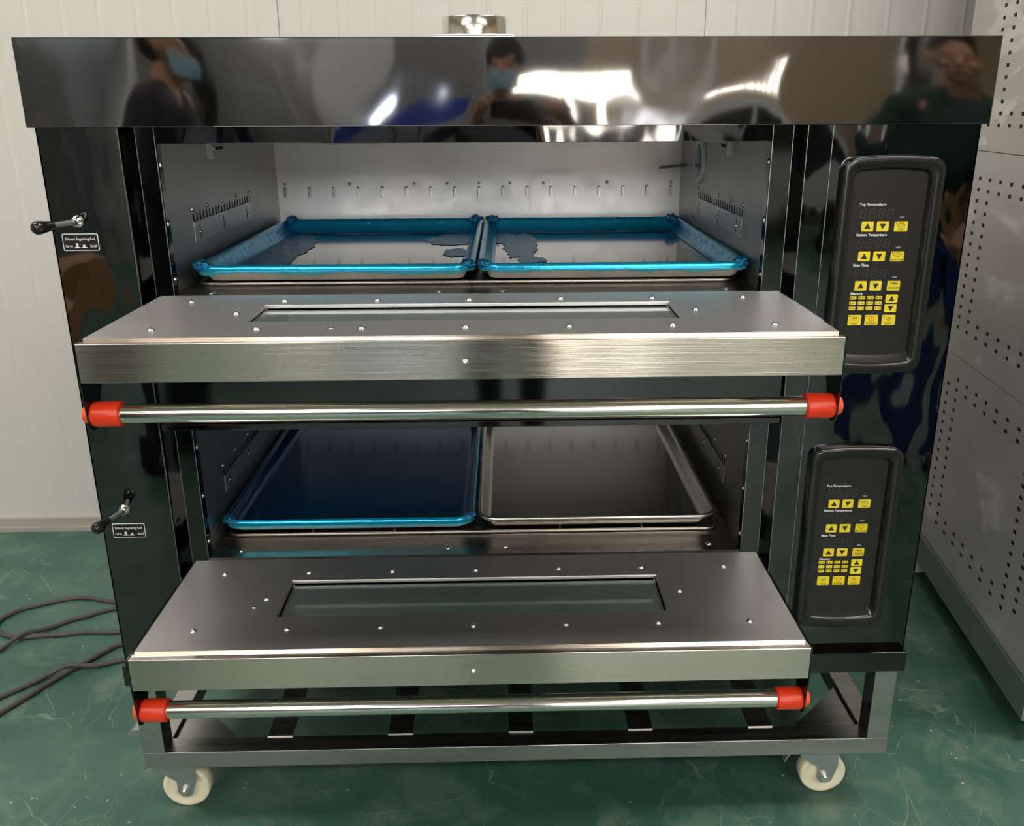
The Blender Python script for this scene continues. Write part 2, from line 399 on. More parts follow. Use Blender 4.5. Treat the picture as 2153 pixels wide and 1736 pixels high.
def screw(c, d, r, h, parent, name='screw', mt='screw'):
    b = MB(); b.dome(c, d, r, h); b.lathe(c, d, [(-.0002, r * 1.25), (.0003, r * 1.25), (.0004, r)], 14)
    return b.build(name, M[mt], parent)

for dk, z0, zc in decks:
    off = 0 if dk == 'upper' else -.407
    # side walls, back wall, roof
    for side in (-1, 1):
        xw = CXL if side < 0 else CXR
        b = MB(); b.box(xw, xw + side * .0015, .045, CB, z0 - .004, zc - .004)
        y0, y1 = (.140, .452) if side < 0 else (.155, .476)
        ix = xw - side * .0007
        # cover plate under the comb, slits, comb slots
        b.box(xw, ix, y0, y1, .9557 + off, .9865 + off, 2)
        ns = 21
        for k in range(ns):
            y = y0 + .002 + (y1 - y0 - .006) * k / (ns - 1)
            b.prism([(y - .0022, .9868 + off), (y + .0022, .9868 + off), (y + .0022, .9955 + off), (y, .9985 + off), (y - .0022, .9955 + off)], 'x', xw, xw - side * .0004, 1)
        b.box(xw, xw - side * .0009, y0, y1, .9862 + off, .9870 + off, 1)
        for y in ((.163, .282, .42) if side < 0 else (.185, .310, .459)):
            b.box(ix, ix - side * .0003, y - .0011, y + .0011, .958 + off, .980 + off, 1)
        # corner bracket near the roof
        b.box(xw, xw - side * .0012, .237, .362, 1.0715 + off, 1.100 + off, 0)
        b.box(xw, xw - side * .010, .2355, .2372, 1.0715 + off, 1.100 + off, 0)
        b.box(xw - side * .0012, xw - side * .0016, .262, .325, 1.0830 + off, 1.0875 + off, 1)
        wname = 'left_cavity_wall' if side < 0 else 'right_cavity_wall'
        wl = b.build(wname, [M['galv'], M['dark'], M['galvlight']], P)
        for y in ((.140, .210, .286, .365, .442) if side < 0 else (.154, .230, .313, .391, .473)):
            screw((xw, y, 1.004 + off), (-side, 0, 0), .0032, .003, wl)
        for y in ((.163, .282, .42) if side < 0 else (.185, .310, .459)):
            screw((ix, y, .969 + off), (-side, 0, 0), .003, .003, wl)
        for y in (.268, .318): screw((xw - side * .0012, y, 1.0852 + off), (-side, 0, 0), .0038, .003, wl)
        # black edge flange with screws
        fl_ = MB().box(xw, xw + side * .0015, .030, .045, z0 - .004, zc).build('cavity_edge_flange', M['black'], P)
        for z in (1.074, .9955, .919): screw((xw, .037, z + off + (.0015 if off else 0)), (-side, 0, 0), .0036, .003, fl_)
    b = MB(); b.box(CXL, CXR, CB, CB + .002, z0 - .004, zc)
    for k in range(17):
        x = -.4602 + .0493 * k; b.prism(rrect(x - .0032, x + .0032, .9725 + off, .9945 + off, .0031, 4), 'y', CB, CB - .0004, 1)
        b.prism(rrect(x - .0022, x + .0032, .9725 + off, .9925 + off, .0026, 4), 'y', CB - .0004, CB - .0006, 2)
    bw = b.build('cavity_back_wall', [M['galvback_lit'], M['dark'], M['galv']], P)
    for x in (-.4602, -.329, -.1975, -.1305, -.0656, -.0023, .0659, .1968, .3289):
        screw((x, CB, 1.0005 + off), (0, -1, 0), .0024, .0012, bw, mt='zinc')
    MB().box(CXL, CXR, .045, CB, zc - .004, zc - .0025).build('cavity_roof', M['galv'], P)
    # floor plates with folded lips
    for xa, xb, rv in ((CXL + .001, -.0628, (-.431, -.109)), (-.0622, CXR - .001, (-.0185, .3032))):
        b = MB(); b.prism([(.030, z0 - .0022), (.088, z0), (.0895, z0 + .0008), (CB, z0 + .0008), (CB, z0 - .001), (.09, z0 - .001), (.031, z0 - .004)], 'x', xa, xb)
        b.box(xa, xb, .0285, .030, z0 - .016, z0 - .0022)
        pl = b.build('cavity_floor_plate', M['stone'], P)
        for x in rv: screw((x, .050, z0 - .0013), (0, 0, 1), .0048, .0028, pl, 'rivet')
    b = MB(); b.box(CXL, CXR, .020, .0285, z0 - .018, z0 - .007); b.build('door_sill', M['black'], P)

# right wall light port and temperature probe (upper, and the same in the lower deck)
for off in (0, -.407):
    c = Vector((CXR, .478, 1.053 + off))
    b = MB(); b.lathe(c, (-1, 0, 0), [(0, .043), (.003, .043), (.0042, .041), (.0042, .031), (.003, .029)], 40)
    lp = b.build('light_port', M['glassring'], P)
    b = MB(); b.lathe(c, (-1, 0, 0), [(.003, .029), (.0045, .024), (.0058, .012), (.006, .0001)], 40); b.build('port_lens', mat('port_glass', (.008, .07, .11), 0, .04), lp)
    b = MB(); b.cyl((CXR, .610, 1.037 + off), (CXR - .052, .600, 1.033 + off), .0028).dome((CXR - .052, .600, 1.033 + off), (-1, 0, 0), .0028, .004)
    b.build('temperature_probe', M['zinc'], P)

# doors
def make_door(z, screws, extra, face_screw, dx=0):
    X0, X1 = -.4795, .3605
    win = (-.3205, .1970, -.1800, -.0840)
    b = MB(); zt = z - .003; zb = z - .0465
    b.ringrect((X0, X1, -.268, -.022), (win[0] + .004, win[1] - .004, win[2] + .004, win[3] - .004), zb, zt - .0015)
    # folded outer skin: front face and top return
    b.box(X0, X1, -.2690, -.262, zb - .0005, zt, 0, .0006)
    d = b.build('oven_door', M['front'], P)
    b = MB(); b.ringrect((X0 + .0035, X1 - .0035, -.2545, -.0205), win, z - .0045, z)
    b.box(X0 + .0035, X1 - .0035, -.2553, -.2545, z - .0045, z + .0001, 1)
    pl = b.build('inner_panel', [M['plate'], M['front']], d)
    MB().box(X0, X1, -.2622, -.2553, zt - .0008, zt - .0002).build('top_return', M['chrome'], d)
    # window surround and panes
    b = MB(); b.ringrect((win[0] - .001, win[1] + .001, win[2] - .001, win[3] + .001), (win[0] + .0012, win[1] - .0012, win[2] + .0012, win[3] - .0012), z - .0045, z - .0008)
    b.build('window_surround', M['plate'], d)
    MB().ringrect((win[0], win[1], win[2], win[3]), (win[0] + .003, win[1] - .003, win[2] + .003, win[3] - .004), z - .0062, z - .0045).build('window_gasket', M['dark'], d)
    MB().box(win[0] + .001, win[1] - .001, win[2] + .001, win[3] - .001, z - .0092, z - .0062).build('window_pane', M['glass'], d)
    MB().box(win[0] + .004, win[1] - .004, win[2] + .004, win[3] - .004, z - .036, z - .033).build('window_pane', M['glass'], d)
    MB().ringrect((win[0] - .006, win[1] + .006, win[2] - .006, win[3] + .006), (win[0] + .004, win[1] - .004, win[2] + .004, win[3] - .004), z - .041, z - .0095).build('window_lining', M['lining'], d)
    for (x, y) in screws: screw((x, y, z), (0, 0, 1), .0036, .0026, d, 'rivet')
    for (x, y) in extra: screw((x, y, z), (0, 0, 1), .0030, .0012, d, 'rivet')
    screw((face_screw, -.269, z - .028), (0, -1, 0), .0032, .003, d)
    zr = z - .0885; yr = -.2505
    poly = [(-.2695, z - .002), (-.2695, z - .046), (-.2640, zr - .012), (-.2560, zr - .018), (-.2440, zr - .018), (-.2370, zr - .008), (-.215, z - .052), (-.1, z - .048), (-.03, z - .047), (-.03, z - .002)]
    for sx, x in ((-1, X0), (1, X1)):
        MB().prism(poly, 'x', x, x + sx * .0015).build('handle_bracket', M['black'], d)
        o = (x - sx * .0002, yr, zr)
        MB().lathe(o, (-sx, 0, 0), [(0, .0105), (0, .0140), (.003, .0146), (.030, .0146), (.0325, .0140), (.0325, .0112)], 32).build('handle_bushing', M['red'], d)
        MB().lathe((x + sx * .0016, yr, zr), (sx, 0, 0), [(0, .0115), (.004, .0112), (.0075, .0095), (.009, .006), (.0095, .0001)], 28).build('handle_end_cap', M['redlight'], d)
    MB().cyl((X0 + .01, yr, zr), (X1 - .01, yr, zr), .0112, n=40).build('handle_bar', M['chrome'], d)
    return d
xs7 = [-.4215 + .12 * k for k in range(7)]
make_door(.907, [(x, -.061) for x in xs7] + [(-.4160 + .1187 * k, -.2175) for k in range(7)] + [(-.3433, -.1345), (.2211, -.1355)], [(-.213, -.2175)], -.0590)
make_door(.5105, [(x, -.0625) for x in xs7] + [(-.4186 + .1195 * k, -.2095) for k in range(7)] + [(-.3441, -.1335), (.2215, -.1300)], [(-.3555, -.1540)], -.0590)

# control panels
def control_panel(dx, dz):
    Y = 0.0; x0, x1, z0, z1 = .4345 + dx, .5715 + dx, .7880 + dz, 1.0800 + dz
    def arch(a0, a1, b0, b1, r, bul, n=8):
        P_ = []
        for (x, z) in rrect(a0, a1, b0, b1, r, n):
            t = (x - (a0 + a1) / 2) / ((a1 - a0) / 2); k = 1 - t * t
            if z > (b0 + b1) / 2: z += bul * k
            else: z -= bul * k
            P_.append((x, z))
        # refine top/bottom straight runs
        out = []
        for i in range(len(P_)):
            a = P_[i]; c = P_[(i + 1) % len(P_)]; out.append(a)
            if abs(a[0] - c[0]) > .03:
                for q in range(1, 12):
                    x = a[0] + (c[0] - a[0]) * q / 12; t = (x - (a0 + a1) / 2) / ((a1 - a0) / 2); k = 1 - t * t
                    out.append((x, (b1 + bul * k) if a[1] > (b0 + b1) / 2 else (b0 - bul * k)))
        return out
    def ring(ins, y, r, bul, zb=0): return [(px, y, pz) for px, pz in arch(x0 + ins, x1 - ins, z0 + ins + zb, z1 - ins, r, bul)]
    b = MB()
    b.loft([ring(0, Y, .016, .004), ring(0, Y - .009, .016, .004), ring(.0012, Y - .0120, .015, .004), ring(.0035, Y - .0130, .014, .004),
            ring(.0120, Y - .0125, .010, .004), ring(.0145, Y - .0115, .010, .004), ring(.0160, Y - .0095, .009, .004, .001), ring(.0185, Y - .0008, .008, .0035, .007)])
    bz = b.build('control_panel', M['bezel'], P)
    y = Y - .0012
    b = MB(); inner = [(px, pz) for px, _, pz in ring(.0183, 0, .008, .0035, .0068)]
    b.prism(inner, 'y', Y - .0001, y); b.build('membrane', M['membrane'], bz)
    yb = y - .0004; yi = yb - .0002
    # membrane sits behind the rim: bring the measured positions onto its plane
    def C_(px, pz): return px + dx, pz + dz
    def key(cx, cz, w, h, draw, r=.0012):
        cx, cz = C_(cx, cz)
        b = MB(); b.prism(rrect(cx - w / 2, cx + w / 2, cz - h / 2, cz + h / 2, r, 3), 'y', y, yb)
        draw(b, cx, cz); b.build('button', [M['yellow'], M['ink'], M['redink']], bz)
    def tri(sg, k=1):
        def f(b, cx, cz): b.prism([(cx - .0044 * k, cz - sg * .0034 * k), (cx + .0044 * k, cz - sg * .0034 * k), (cx, cz + sg * .0042 * k)], 'y', yb, yi, 1)
        return f
    def led(b, cx, cz, ox, oz, r=.0009): b.prism([(cx + ox + r * math.cos(a * PI / 5), cz + oz + r * math.sin(a * PI / 5)) for a in range(10)], 'y', yb, yi, 1)
    def loaf(top):
        def f(b, cx, cz):
            led(b, cx, cz, -.0072, .0048)
            lz = cz + (.0012 if top else .0030)
            pts = [(cx + .0058 * math.cos(a * PI / 10), yi, lz + .0021 * math.sin(a * PI / 10)) for a in range(20)]
            b.tube(pts, .00022, 4, 1, True)
            for q in (-1, 0, 1): b.tube([(cx + q * .0026 - .0009, yi, lz), (cx + q * .0026, yi, lz + .0009), (cx + q * .0026 + .0009, yi, lz)], .00018, 4, 1)
            hz = lz + .0036 if top else lz - .0034
            b.tube([(cx - .0036 + .0012 * q, yi, hz + (.0003 if q % 2 else -.0003)) for q in range(7)], .0002, 4, 1)
            b.text('TOP' if top else 'BOTTOM', cx, cz - .0046, .0040 if top else .0036, yi, 1, sx=1.05, weight=.00004)
        return f
    for i, zz in enumerate((.9904, .9498, .9090)):
        key(.4783, zz, .0165, .0134, tri(1)); key(.4992, zz, .0165, .0134, tri(-1))
    key(.5243, .9902, .0185, .0136, loaf(True)); key(.5243, .9495, .0185, .0136, loaf(False))
    def timer(b, cx, cz):
        b.text('TIMER', cx, cz + .0032, .0042, yi, 1, weight=.00004); b.box(cx - .0062, cx + .0062, yb, yi, cz - .0002, cz + .0002, 1); b.text('ON/OFF', cx, cz - .0033, .0042, yi, 1, weight=.00004)
    key(.5243, .9088, .0178, .0134, timer)
    key(.5240, .8908, .0170, .0114, tri(1, .95)); key(.5238, .8773, .0170, .0114, tri(-1, .95))
    for r_ in range(3):
        for c_ in range(4):
            def md(b, cx, cz, n=r_ * 4 + c_ + 1):
                led(b, cx, cz, -.0028, 0, .0009); b.text('%02d' % n, cx + .0016, cz, .0030, yi, 1, weight=.00004)
            key(.4696 + .0121 * c_, .8922 - .0075 * r_, .0092, .0047, md, .0007)
    def aux(b, cx, cz):
        led(b, cx, cz, -.0070, .0052)
        for q in (0, 1, 2): b.box(cx - .0033, cx + .0037, yb, yi, cz + .0002 + q * .0021, cz + .0007 + q * .0021, 1)
        b.text('AUX', cx, cz - .0050, .0040, yi, 1, weight=.00004)
    def power(b, cx, cz):
        led(b, cx, cz, -.0070, .0052)
        b.tube([(cx + .0036 * math.sin(a), yi, cz + .0020 + .0034 * math.cos(a)) for a in [.5 + (2 * PI - 1.0) * q / 20 for q in range(21)]], .00042, 4, 2)
        b.box(cx - .0004, cx + .0004, yb, yi - .0002, cz + .0022, cz + .0058, 2)
        b.text('POWER', cx, cz - .0050, .0040, yi, 1, weight=.00004)
    def light(b, cx, cz):
        led(b, cx, cz, -.0070, .0052)
        b.tube([(cx + .0020 * math.sin(a * PI / 8), yi, cz + .0022 + .0020 * math.cos(a * PI / 8)) for a in range(16)], .00022, 4, 1, True)
        for q in range(10):
            a = 2 * PI * q / 10 + .3; b.tube([(cx + .0028 * math.cos(a), yi, cz + .0022 + .0026 * math.sin(a)), (cx + .0038 * math.cos(a), yi, cz + .0022 + .0036 * math.sin(a))], .00018, 4, 1)
        b.box(cx - .0009, cx + .0009, yb, yi, cz + .0018, cz + .0022, 1)
        b.text('LIGHT', cx, cz - .0050, .0040, yi, 1, weight=.00004)
    key(.4750, .8606, .0188, .0148, aux); key(.4989, .8605, .0188, .0148, power); key(.5232, .8603, .0188, .0148, light)
    b = MB()
    for t, px, pz, sz in (('Top Temperature', .4645, 1.0195, .0050), ('Bottom Temperature', .4645, .9790, .0048), ('Bake Time', .4645, .9376, .0050), ('Memory', .4652, .8978, .0050)):
        q = C_(px, pz); b.text(t, q[0], q[1], sz, y - .0002, 0, 'LEFT', weight=.00016)
    for t, px, pz in (('OUT', .5243, 1.0023), ('OUT', .5243, .9617), ('RUN', .5243, .9207)):
        q = C_(px, pz); b.text(t, q[0], q[1], .0030, y - .0002, 0, weight=.00003)
    b.build('printed_lettering', M['white'], bz)
    for px, pz in ((.4660, 1.0075), (.4660, .9668), (.4660, .9257)):
        b = MB(); q = C_(px, pz)
        for k in range(4):
            ox = q[0] + .0050 + k * .0122; oz = q[1]; w_, h_ = .0072, .0110; t = .0011
            def sg(xa, za, xb, zb):
                d = Vector((xb - xa, 0, zb - za)).normalized(); nn = Vector((-d.z, 0, d.x)) * t / 2; e = d * t * .5
                A = Vector((xa, 0, za)); B = Vector((xb, 0, zb)); sh = .16
                pts = [A + e, A + nn + e * 1.6, B + nn - e * 1.6, B - e, B - nn - e * 1.6, A - nn + e * 1.6]
                b.prism([(ox + p.x + p.z * sh, oz + p.z) for p in pts], 'y', y, y - .0002)
            hw, hh = w_ / 2, h_ / 2
            for s_ in ((-hw, hh, hw, hh), (-hw, 0, hw, 0), (-hw, -hh, hw, -hh), (-hw, 0, -hw, hh), (hw, 0, hw, hh), (-hw, -hh, -hw, 0), (hw, -hh, hw, 0)): sg(*s_)
        b.build('display_digits', M['segment'], bz)
control_panel(0, 0); control_panel(-.0025, -.4115)

# exhaust regulating rods and their labels
def rod(p, tip):
    a = Vector(p); e = Vector(tip)
    L = (e - a).length; d = (e - a) / L
    b = MB(); b.lathe(a, (0, -1, 0), [(0, .0085), (.002, .0085), (.003, .0065), (.006, .0060), (.0065, .0038)], 20)
    r_ = b.build('exhaust_rod', M['chrome'], P)
    MB().cyl(a, a + d * (L - .02), .0036, n=20).build('rod_shaft', M['zinc'], r_)
    MB().lathe(a + d * (L - .031), d, [(0, .0038), (0, .0052), (.002, .0058), (.012, .0074), (.021, .0087), (.026, .0084), (.029, .0062), (.031, .003), (.0313, .0001)], 28).build('knob', M['knob'], r_)
rod((-.5805, 0, 1.0035), (-.6060, -.066, 1.003)); rod((-.5790, 0, .5850), (-.5960, -.064, .5835))
def plate(cx, cz):
    b = MB(); w_, h_ = .0475, .0228; y = -.0006
    b.prism(rrect(cx - w_ / 2, cx + w_ / 2, cz - h_ / 2, cz + h_ / 2, .002, 4), 'y', 0, y, 0)
    b.prism(rrect(cx - w_ / 2 + .0010, cx + w_ / 2 - .0010, cz - h_ / 2 + .001, cz + h_ / 2 - .001, .0014, 4), 'y', y, y - .0002, 1)
    y -= .0004
    b.text('Exhaust Regulating Rod', cx, cz + .0042, .0052, y, 0, sx=.80, weight=.00012)
    b.text('Large', cx - .0205, cz - .0052, .0050, y, 0, 'LEFT', sx=.85, weight=.0001)
    b.text('Small', cx + .0210, cz - .0052, .0050, y, 0, 'RIGHT', sx=.85, weight=.0001)
    for ox, hh in ((-.0050, .0050), (.0040, .0030)):
        b.prism([(cx + ox - .0040, cz - .0078), (cx + ox + .0040, cz - .0078), (cx + ox + .0034, cz - .0064), (cx + ox + .0016, cz - .0064), (cx + ox + .0016, cz - .0064 + hh), (cx + ox - .0016, cz - .0064 + hh), (cx + ox - .0016, cz - .0064), (cx + ox - .0034, cz - .0064)], 'y', y, y - .0001, 0)
    b.build('instruction_label', [M['white'], M['label']], P)
plate(-.5797, .9767); plate(-.5767, .5518)

# ------------------------------------------------------------------ stand
st = thing('rolling_stand', 'brushed stainless steel stand on four castors under the black oven', 'stand', (0, .4, 0))
SX = .6145; t = .036; zt = .147; zb = .1165; SY0 = .006; SY1 = .78
b = MB(); b.box(-SX, SX, SY0, SY0 + t, zb, zt, 0, .001); b.build('front_rail', M['frame'], st)
MB().box(-SX, SX, SY1 - t, SY1, zb, zt, 0, .001).build('rear_rail', M['frame'], st)
for s_ in (-1, 1):
    MB().box(s_ * SX, s_ * (SX - t), SY0 + t, SY1 - t, zb, zt, 0, .001).build('side_rail', M['frame'], st)
    MB().box(s_ * SX, s_ * (SX - t), SY0 + t, SY1 - t, .262, .291, 0, .001).build('top_side_rail', M['frame'], st)
    for y in (SY0, SY1 - t): MB().box(s_ * SX, s_ * (SX - t), y, y + t, zt, .291, 0, .0012).build('leg', M['frame'], st)
    for y, sy in ((SY0 + t, 1), (SY1 - t, -1)):
        x = s_ * (SX - t); MB().prism([(x, y), (x - s_ * .115, y), (x, y + sy * .115)], 'z', zt - .010, zt - .007).build('corner_gusset', M['frame'], st)
for x in (-.400, -.199, .0035, .2055, .4095):
    b = MB(); b.box(x - .0205, x + .0205, .040, SY1 - t + .004, zt, zt + .0018); b.build('shelf_slat', M['frame'], st)
def caster(x, y, sgn, tabs):
    b = MB(); r = .040; yw = .013
    b.box(x - .035 - sgn * .01, x + .035 - sgn * .01, y - .03, y + .03, zb - .003, zb)
    b.cyl((x - sgn * .018, y, zb - .003), (x - sgn * .018, y, zb - .014), .026, .024, 24)
    for q in (-1, 1):
        yy = y + q * (yw + .004)
        poly = [(x - sgn * .046, zb - .014), (x + sgn * .020, zb - .014), (x + sgn * .022, .060), (x + sgn * .012, .030), (x + sgn * .004, .026), (x - sgn * .006, .027), (x - sgn * .012, .036), (x - sgn * .012, .058), (x - sgn * .045, .082)]
        b.prism(poly, 'y', yy, yy + q * .0025)
    b.box(x - sgn * .046, x + sgn * .020, y - yw - .006, y + yw + .006, zb - .017, zb - .014)
    c = b.build('caster', M['zinc'], st)
    MB().lathe((x, y - yw, r), (0, 1, 0), [(0, .0001), (0, .017), (.002, .019), (.003, .030), (0, .033), (.0005, r - .002), (.003, r), (2 * yw - .003, r), (2 * yw - .0005, r - .002), (2 * yw, .033), (2 * yw - .003, .030), (2 * yw - .002, .019), (2 * yw, .017), (2 * yw, .0001)], 48).build('wheel', M['nylon'], c)
    b = MB(); b.cyl((x, y - yw - .004, r), (x, y - yw - .0115, r), .0082, n=6).cyl((x, y - yw - .0115, r), (x, y - yw - .015, r), .0040, n=14)
    b.cyl((x, y - yw - .004, r), (x, y - yw - .0055, r), .011, n=24); b.build('axle_bolt', M['screw'], c)
    if tabs:
        b = MB(); xx = x - sgn * .058
        b.prism([(xx + sgn * .012, zb - .018), (xx + sgn * .012, zb - .026), (xx - sgn * .004, zb - .036), (xx - sgn * .012, zb - .050), (xx - sgn * .0135, zb - .049), (xx - sgn * .007, zb - .034), (xx, zb - .018)], 'y', y - .014, y + .014)
        b.build('brake_pedal', M['zinc'], c)
caster(-.572, .062, 1, True); caster(.531, .062, 1, True); caster(-.56, .72, -1, False); caster(.56, .72, -1, False)
MB().prism([(-.660, .1445), (-.648, .1560), (-.614, .1600), (-.6146, .1450)], 'y', .052, .080).build('brake_tab', M['zinc'], st)

# ------------------------------------------------------------------ wire racks and baking trays
def rack(z0, label):
    zr = z0 + .0008 + .0031
    t_ = thing('wire_rack', label, 'rack', (-.07, .37, zr), 'wire racks inside the oven')
    b = MB(); b.tube([(x, y, zr) for x, y in rrect(-.464, .326, .094, .648, .018, 6)], .0031, 10, closed=True); b.build('rack_frame', M['rack'], t_)
    for x in (-.329, -.198, .070, .203): MB().tube([(x, .094, zr), (x, .100, zr + .0030), (x, .642, zr + .0030), (x, .648, zr)], .0026, 8).build('cross_wire', M['rack'], t_)
rack(.898, 'bare wire rack under the two film-covered trays of the upper deck')
rack(.491, 'bare wire rack under the blue tray and the bare metal tray of the lower deck')

def ragged(x, y, sc, amp): return amp * noise.noise(Vector((x * sc, y * sc, 3.1)))
def tray(x0, x1, y0, y1, ztop, label, filmed, patches=(), tilt=0, bunch=()):
    H = .0245; t_ = thing('baking_tray', label, 'baking tray', ((x0 + x1) / 2, (y0 + y1) / 2, ztop - H), 'baking trays in the oven')
    n = 10; R = .030
    def ring(ins, dz, dn=0):
        r = max(R - ins, .012); return [(x, y, ztop - .004 + dz) for x, y in rrect(x0 + ins, x1 - ins, y0 + ins, y1 - ins, r, n)]
    rr = .0038
    prof_ = [(rr + rr * math.cos(a), rr * math.sin(a)) for a in [PI * 1.85 - k * PI / 7 for k in range(9)]]
    prof_ = [(.0045, -.0035), (.0012, -.0030), (.0, 0), (.0011, .0027), (.0038, .0038), (.0066, .0025), (.0080, 0), (.0092, -.004), (.0150, -.0165), (.0175, -.0192), (.0215, -.0205)]
    b = MB(); b.loft([ring(i, z) for i, z in prof_], 0, cap1=False)
    fl0 = ring(.0215, -.0205); b.add(fl0, [list(range(len(fl0)))], 1)
    pan = b.build('pan', [M['aluwall'] if filmed != 'bare' else M['alubare'], M['alu'] if filmed != 'bare' else M['aludull']], t_, normals=False)
    if filmed == 'bare': return t_
    o = .0007
    def fr(i, z, rag=0):
        out = []
        for p in ring(i, z): out.append((p[0], p[1], p[2] + ragged(p[0], p[1], 38, rag) + ragged(p[0], p[1], 150, rag * .5)))
        return out
    # resample for ragged detail along the straight edges
    def dense(rg, k=44):
        out = []
        for i in range(len(rg)):
            a = Vector(rg[i]); c = Vector(rg[(i + 1) % len(rg)]); L = (c - a).length; m_ = max(1, int(L / .006))
            for q in range(m_): out.append(a.lerp(c, q / m_))
        return out
    rings = [(-.0002, -.0085, .0045 if filmed == 'edge' else .0012), (-.0006, -.005, 0), (-o, 0, 0), (.0006, .0034, 0), (.0038, .0045, 0), (.0072, .0032, 0), (.0092, 0, 0), (.0104, -.004, 0), (.0160, -.0155, 0), (.0185, -.0184, 0), (.0230, -.0197, 0)]
    base = dense(ring(0, 0)); cx, cy = (x0 + x1) / 2, (y0 + y1) / 2
    b = MB(); L = []
    # parametrise every ring by the same dense parameters
    r0 = ring(0, 0); seg = []
    for i in range(len(r0)):
        a = Vector(r0[i]); c = Vector(r0[(i + 1) % len(r0)]); m_ = max(1, int((c - a).length / .006)); seg += [(i, q / m_) for q in range(m_)]
    for (i, z, rg) in rings:
        rr_ = ring(i, z); P_ = []
        for (k, f_) in seg:
            p = Vector(rr_[k]).lerp(Vector(rr_[(k + 1) % len(rr_)]), f_)
            wob = .0009 * noise.noise(Vector((p.x * 90, p.y * 90, z * 200 + ztop)))
            p.z += wob + (rg * (noise.noise(Vector((p.x * 22, p.y * 22, ztop))) + .5 * noise.noise(Vector((p.x * 90, p.y * 90, 2))))) if rg else wob * .5
            if z == -.0197: p.z = ztop - .004 + z
            P_.append(p)
        L.append(P_)
    b.loft(L[:2], 3); b.loft(L[1:5], 1); b.loft(L[4:], 0)
    if filmed == 'full': b.add(L[-1], [list(range(len(L[-1])))], 2)
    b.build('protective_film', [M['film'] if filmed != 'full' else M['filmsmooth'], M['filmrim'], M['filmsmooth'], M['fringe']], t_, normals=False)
    for (px, py, rx, ry, sd) in patches:
        N = 96; K = 14; V = [(px, py, ztop - .0232)]
        for q_ in range(1, K + 1):
            for k in range(N):
                a = 2 * PI * k / N; q = 1 + .30 * noise.noise(Vector((math.cos(a) * 1.4, math.sin(a) * 1.4, sd))) + .20 * noise.noise(Vector((math.cos(a) * 6, math.sin(a) * 6, sd + 5))) + .08 * noise.noise(Vector((math.cos(a) * 18, math.sin(a) * 18, sd)))
                X = px + rx * q * math.cos(a) * q_ / K; Y_ = py + ry * q * math.sin(a) * q_ / K
                X = min(max(X, x0 + .0235), x1 - .0235); Y_ = min(max(Y_, y0 + .0235), y1 - .0235)
                V.append((X, Y_, ztop - .0236 + .0009 * abs(noise.noise(Vector((X * 50, Y_ * 120, sd)))) * (q_ < K)))
        F = [(0, 1 + k, 1 + (k + 1) % N) for k in range(N)] + [(1 + q_ * N + k, 1 + (q_ + 1) * N + k, 1 + (q_ + 1) * N + (k + 1) % N, 1 + q_ * N + (k + 1) % N) for q_ in range(K - 1) for k in range(N)]
        MB().add(V, F, 0, True).build('film_patch', M['filmcrease'], t_, normals=False)
    for (bx, by, br, sd) in bunch:
        bm = bmesh.new(); bmesh.ops.create_icosphere(bm, subdivisions=4, radius=1)
        for v in bm.verts:
            q = .92 + .45 * noise.noise(v.co * 1.8 + Vector((sd, 0, 0))) + .22 * noise.noise(v.co * 5 + Vector((0, sd, 0)))
            v.co = Vector((bx + v.co.x * br * q, by + v.co.y * br * q, ztop - .001 + v.co.z * br * .62 * q))
        MB().bm(bm, 0, True).build('film_bunch', M['filmcrease'], t_)
    return t_
M['alubare'] = mat('used_tray_wall', (.74, .70, .65), 1, .24)
M['aludull'] = mat('used_tray_aluminium', (.50, .48, .455), 1, .16)
ZU, ZL = .9325, .5255
tray(-.460, -.0580, .066, .640, ZU, 'blue film-edged baking tray on the left of the upper deck, its shiny base uncovered', 'edge',
     [(-.412, .34, .050, .26, 1.3), (-.105, .50, .055, .07, 2.2), (-.10, .33, .022, .05, 4.4), (-.26, .60, .16, .022, 6.6)], bunch=[(-.450, .078, .013, 1), (-.068, .078, .0105, 2), (-.445, .628, .014, 3), (-.073, .628, .013, 4)])
tray(-.0535, .3430, .066, .640, ZU, 'blue film-edged baking tray on the right of the upper deck, beside the round light port', 'edge',
     [(.015, .42, .032, .16, 3.3), (-.015, .52, .03, .07, 5.5), (.03, .25, .025, .035, 7.7), (.15, .60, .16, .02, 8.6)], bunch=[(-.0435, .078, .0095, 5), (.330, .078, .012, 6), (-.038, .628, .013, 7), (.327, .628, .014, 8)])
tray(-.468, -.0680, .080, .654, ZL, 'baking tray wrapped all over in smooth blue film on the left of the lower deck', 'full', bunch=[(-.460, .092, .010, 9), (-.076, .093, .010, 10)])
tray(-.063, .3235, .080, .654, ZL, 'bare metal baking tray without any film on the right of the lower deck', 'bare')

